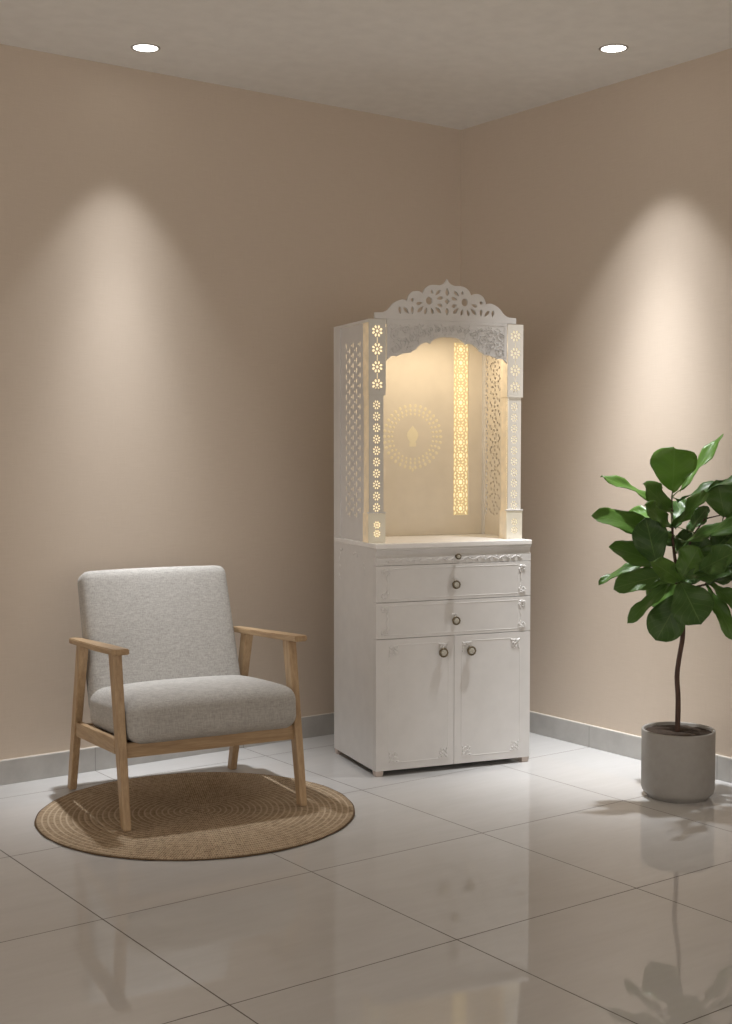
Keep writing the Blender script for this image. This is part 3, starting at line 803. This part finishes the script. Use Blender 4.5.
# image-plane axes at the plant: r to the right of the view, t towards the viewer
TT = (CAM - PC); TT.z = 0; PD = TT.length; TT.normalize(); RR = Vector((-TT.y, TT.x, 0))
def pz(X, Y, t=0.0):
    """point of the plant from its measured position in the enlarged study of the photo (X,Y) and depth t"""
    px, py = 580 + X / 4.27, 420 + Y / 4.27
    k = (PD - t) / PD
    q = RR * ((px - 678.0) * k / 266.0) + TT * t + Vector((0, 0, 1.35 - (py - 449.0) * k / 258.5))
    over = PC.x + q.x + 0.055                     # keep clear of the wall
    if over > 0: q.x -= over; 
    return q
k = NT('bark_brown'); f = k.noise(k.coord('Object', (30, 30, 6)), 3, 4)
k.base(k.mix(f, (0.035, 0.018, 0.012, 1), (0.12, 0.065, 0.045, 1))); k.set(Roughness=0.7); k.bump(f, .5, .003); M_BARK = k.m
bm = bmesh.new()
tr = [pz(414, 1320), pz(416, 1200), pz(410, 1100), pz(418, 1020), pz(432, 930), pz(432, 850), pz(428, 760), pz(418, 700), pz(405, 640), pz(392, 570), pz(385, 500), pz(381, 420), pz(379, 330)]
tr[0].z = PH - .03
def smooth_path(pts, rad, m=4):
    P, Q = [], []
    for i in range(len(pts) - 1):
        p0, p1, p2, p3 = pts[max(i - 1, 0)], pts[i], pts[i + 1], pts[min(i + 2, len(pts) - 1)]
        for j in range(m):
            t = j / m
            P.append(0.5 * ((2 * p1) + (p2 - p0) * t + (2 * p0 - 5 * p1 + 4 * p2 - p3) * t * t + (3 * p1 - p0 - 3 * p2 + p3) * t ** 3)); Q.append(rad[i] + (rad[i + 1] - rad[i]) * t)
    return P + [pts[-1]], Q + [rad[-1]]
tube(bm, *smooth_path(tr, [.0105, .0100, .0098, .0095, .0095, .0095, .0095, .009, .0075, .006, .0052, .0045, .003]), 12)
trunk = from_bm('stem', bm, M_BARK, pl, True)
M_BR = M_BARK
def branch(pts, r0, r1):
    bm = bmesh.new(); n = len(pts); tube(bm, pts, [r0 + (r1 - r0) * i / (n - 1) for i in range(n)], 8)
    return from_bm('branch', bm, M_BR, pl, True)
branch([pz(428, 730), pz(405, 700, .01), pz(375, 680, .02), pz(345, 655, .02)], .0055, .0030)
branch([pz(424, 740), pz(470, 715), pz(525, 700, .0), pz(545, 670, 0), pz(565, 640)], .0055, .0030)
branch([pz(400, 610), pz(440, 560, -.03), pz(480, 480, -.05), pz(520, 420, -.05), pz(600, 400, -.04)], .005, .0025)
branch([pz(545, 670, 0), pz(590, 620, .02), pz(640, 560, .02), pz(690, 500, .0)], .004, .0025)

def leaf_mat():
    k = NT('fig_leaf')
    uv = k.n('ShaderNodeUVMap'); sp = k.n('ShaderNodeSeparateXYZ'); k.link(uv.outputs[0], sp.inputs[0])
    at = k.n('ShaderNodeAttribute'); at.attribute_name = 'tone'
    v = k.math('ABSOLUTE', k.math('SUBTRACT', sp.outputs[1], 0.5))
    mid = k.ramp(v, 0.022, 0.008)
    lat = k.math('FRACT', k.math('SUBTRACT', k.math('MULTIPLY', sp.outputs[0], 7.0), k.math('MULTIPLY', v, 5.0)))
    latl = k.ramp(k.math('ABSOLUTE', k.math('SUBTRACT', lat, 0.5)), 0.07, 0.02)
    vein = k.math('MAXIMUM', mid, k.math('MULTIPLY', latl, 0.55))
    n = k.noise(k.coord('Object'), 22, 4)
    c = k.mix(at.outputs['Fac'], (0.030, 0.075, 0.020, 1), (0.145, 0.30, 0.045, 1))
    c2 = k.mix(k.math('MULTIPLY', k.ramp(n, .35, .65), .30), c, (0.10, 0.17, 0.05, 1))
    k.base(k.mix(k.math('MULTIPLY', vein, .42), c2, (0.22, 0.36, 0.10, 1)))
    k.set(Roughness=0.38, Specular_IOR_Level=0.4)
    k.b.inputs['Subsurface Weight'].default_value = 0.0
    k.bump(k.math('ADD', k.math('MULTIPLY', vein, -1.0), k.math('MULTIPLY', n, .5)), .35, .002)
    # thin leaf: some light passes through
    tl = k.n('ShaderNodeBsdfTranslucent'); k.link(k.mix(at.outputs['Fac'], (0.05, 0.13, 0.012, 1), (0.22, 0.42, 0.04, 1)), tl.inputs[0])
    mx = k.n('ShaderNodeMixShader'); mx.inputs[0].default_value = 0.22
    out = k.t.nodes['Material Output']
    k.link(k.b.outputs[0], mx.inputs[1]); k.link(tl.outputs[0], mx.inputs[2]); k.link(mx.outputs[0], out.inputs[0])
    return k.m
M_LEAF = leaf_mat()
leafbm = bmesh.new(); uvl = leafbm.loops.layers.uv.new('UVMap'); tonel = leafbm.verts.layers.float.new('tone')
stems = bmesh.new()
def leaf(base, tip, W, ang, tone, curl=.12, shape=0.62, seed=0):
    """base,tip: 3D points; W: real width; ang: degrees the blade turns to the viewer (0 = lies flat, 90 = faces viewer)"""
    rn = random.Random(seed); ax = tip - base; Lg = ax.length; ax.normalize()
    up = Vector((0, 0, 1)); n0 = up - ax * up.dot(ax)
    n1 = TT - ax * TT.dot(ax)
    if n0.length < .05: n0 = n1
    n0.normalize(); n1.normalize()
    if n0.dot(n1) < -.99: n1 = n0
    a = math.radians(ang); nn = (n0 * math.cos(a) + n1 * math.sin(a)); nn = (nn - ax * nn.dot(ax)).normalized()
    sd = ax.cross(nn)
    NL, NW = 18, 9; grid = []
    for i in range(NL + 1):
        u = i / NL
        # obovate blade, blunt tip
        wv = (math.sin(PI * (u ** 1.15)) ** .55) * (0.46 + 0.54 * u) if 0 < u < 1 else 0
        wv = max(wv, .02); row = []
        for j in range(NW):
            v = -1 + 2 * j / (NW - 1)
            lat = abs(v)
            h = -curl * Lg * (u ** 1.8) + .30 * wv * W / 2 * (lat ** 1.5) + .010 * math.sin(u * 13 + seed + v * 2) * lat + .0035 * math.sin(u * 7 * PI * 2 - lat * 4) * lat * .5
            ln = u * Lg - .02 * Lg * lat * (1 - u)
            # short drip point pulled back at the sides of the tip
            p = base + ax * ln + sd * (v * wv * W * 1.22 / 2) + nn * h
            vt = leafbm.verts.new(p); vt[tonel] = tone; row.append((vt, u, (v + 1) / 2))
        grid.append(row)
    for A, B in zip(grid, grid[1:]):
        for j in range(NW - 1):
            q = (A[j], A[j + 1], B[j + 1], B[j]); f = leafbm.faces.new([x[0] for x in q]); f.smooth = True
            for lp, x in zip(f.loops, q): lp[uvl].uv = (x[1], x[2])
def shape_pow(s): return 1.0 / (2 * (1 - s)) if s < .95 else 3
#      base(X,Y)   tip(X,Y)    width ang tone depth_base depth_tip curl shape
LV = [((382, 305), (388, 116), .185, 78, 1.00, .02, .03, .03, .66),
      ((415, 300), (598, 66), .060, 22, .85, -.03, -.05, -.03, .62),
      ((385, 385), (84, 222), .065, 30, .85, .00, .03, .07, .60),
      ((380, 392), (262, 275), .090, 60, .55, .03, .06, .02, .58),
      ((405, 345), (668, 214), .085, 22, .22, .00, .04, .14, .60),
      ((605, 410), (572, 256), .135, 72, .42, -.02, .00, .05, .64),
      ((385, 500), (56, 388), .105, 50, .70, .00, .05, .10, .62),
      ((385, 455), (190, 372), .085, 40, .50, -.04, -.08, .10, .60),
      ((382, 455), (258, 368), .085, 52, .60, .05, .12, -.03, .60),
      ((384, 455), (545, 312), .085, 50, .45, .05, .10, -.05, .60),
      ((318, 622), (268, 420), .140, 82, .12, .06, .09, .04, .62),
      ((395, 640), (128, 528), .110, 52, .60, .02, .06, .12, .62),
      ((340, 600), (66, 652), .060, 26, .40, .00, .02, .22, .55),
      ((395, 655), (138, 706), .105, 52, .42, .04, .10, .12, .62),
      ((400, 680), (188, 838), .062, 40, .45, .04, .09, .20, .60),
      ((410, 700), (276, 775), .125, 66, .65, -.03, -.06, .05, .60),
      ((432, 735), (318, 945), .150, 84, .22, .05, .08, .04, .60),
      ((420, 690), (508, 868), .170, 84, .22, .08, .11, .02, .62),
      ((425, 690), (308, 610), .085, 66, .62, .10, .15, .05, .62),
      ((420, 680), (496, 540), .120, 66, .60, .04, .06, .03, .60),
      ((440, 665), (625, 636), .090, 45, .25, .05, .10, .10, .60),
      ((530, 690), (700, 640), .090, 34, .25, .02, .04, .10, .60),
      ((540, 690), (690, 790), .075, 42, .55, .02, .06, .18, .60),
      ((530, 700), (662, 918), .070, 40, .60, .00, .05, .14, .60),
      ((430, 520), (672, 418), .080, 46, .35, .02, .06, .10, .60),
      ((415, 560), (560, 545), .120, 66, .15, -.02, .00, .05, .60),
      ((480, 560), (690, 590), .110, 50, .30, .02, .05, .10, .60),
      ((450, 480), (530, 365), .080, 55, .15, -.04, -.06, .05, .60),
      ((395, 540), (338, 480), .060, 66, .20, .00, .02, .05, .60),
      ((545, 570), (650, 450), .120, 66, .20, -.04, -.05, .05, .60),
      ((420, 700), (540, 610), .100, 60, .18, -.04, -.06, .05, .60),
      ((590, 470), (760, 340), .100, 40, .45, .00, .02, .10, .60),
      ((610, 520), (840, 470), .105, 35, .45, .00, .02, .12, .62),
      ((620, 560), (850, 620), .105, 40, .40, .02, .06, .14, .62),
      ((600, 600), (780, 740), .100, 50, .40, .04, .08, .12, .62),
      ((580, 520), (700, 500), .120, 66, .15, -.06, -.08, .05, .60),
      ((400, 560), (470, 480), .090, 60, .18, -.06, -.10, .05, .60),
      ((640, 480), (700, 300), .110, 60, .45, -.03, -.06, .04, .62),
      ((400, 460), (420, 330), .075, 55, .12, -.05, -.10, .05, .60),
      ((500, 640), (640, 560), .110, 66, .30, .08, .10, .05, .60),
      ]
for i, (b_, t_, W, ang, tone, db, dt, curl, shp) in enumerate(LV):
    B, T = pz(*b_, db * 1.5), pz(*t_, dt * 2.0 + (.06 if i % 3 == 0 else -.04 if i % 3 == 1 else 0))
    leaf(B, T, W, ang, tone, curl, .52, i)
    # petiole back to the nearest wood
    cand = tr[4:] + [pz(345, 655, .02), pz(545, 670), pz(565, 640), pz(600, 400, -.04), pz(480, 480, -.05), pz(690, 500), pz(640, 560, .02)]
    q = min(cand, key=lambda c: (c - B).length)
    if (q - B).length > .004: tube(stems, [q, (q + B) / 2 + Vector((0, 0, .004)), B + (T - B) * .03], [.0028, .0022, .0018], 6)
# the stalks belong to the same leafy mesh
nf = len(leafbm.faces); nl = leafbm.verts.layers.float['tone']
me_ = bpy.data.meshes.new('tmp'); stems.to_mesh(me_); stems.free()
leafbm.from_mesh(me_); bpy.data.meshes.remove(me_); leafbm.faces.ensure_lookup_table()
for f in leafbm.faces[nf:]: f.material_index = 1; f.smooth = True
fm = bpy.data.meshes.new('foliage'); leafbm.to_mesh(fm); leafbm.free()
fo = new_obj('foliage', fm, M_LEAF, pl)
k = NT('green_stalk'); k.base((0.09, 0.12, 0.03, 1)); k.set(Roughness=.5); fm.materials.append(k.m)
so = fo.modifiers.new('solid', 'SOLIDIFY'); so.thickness = .0007
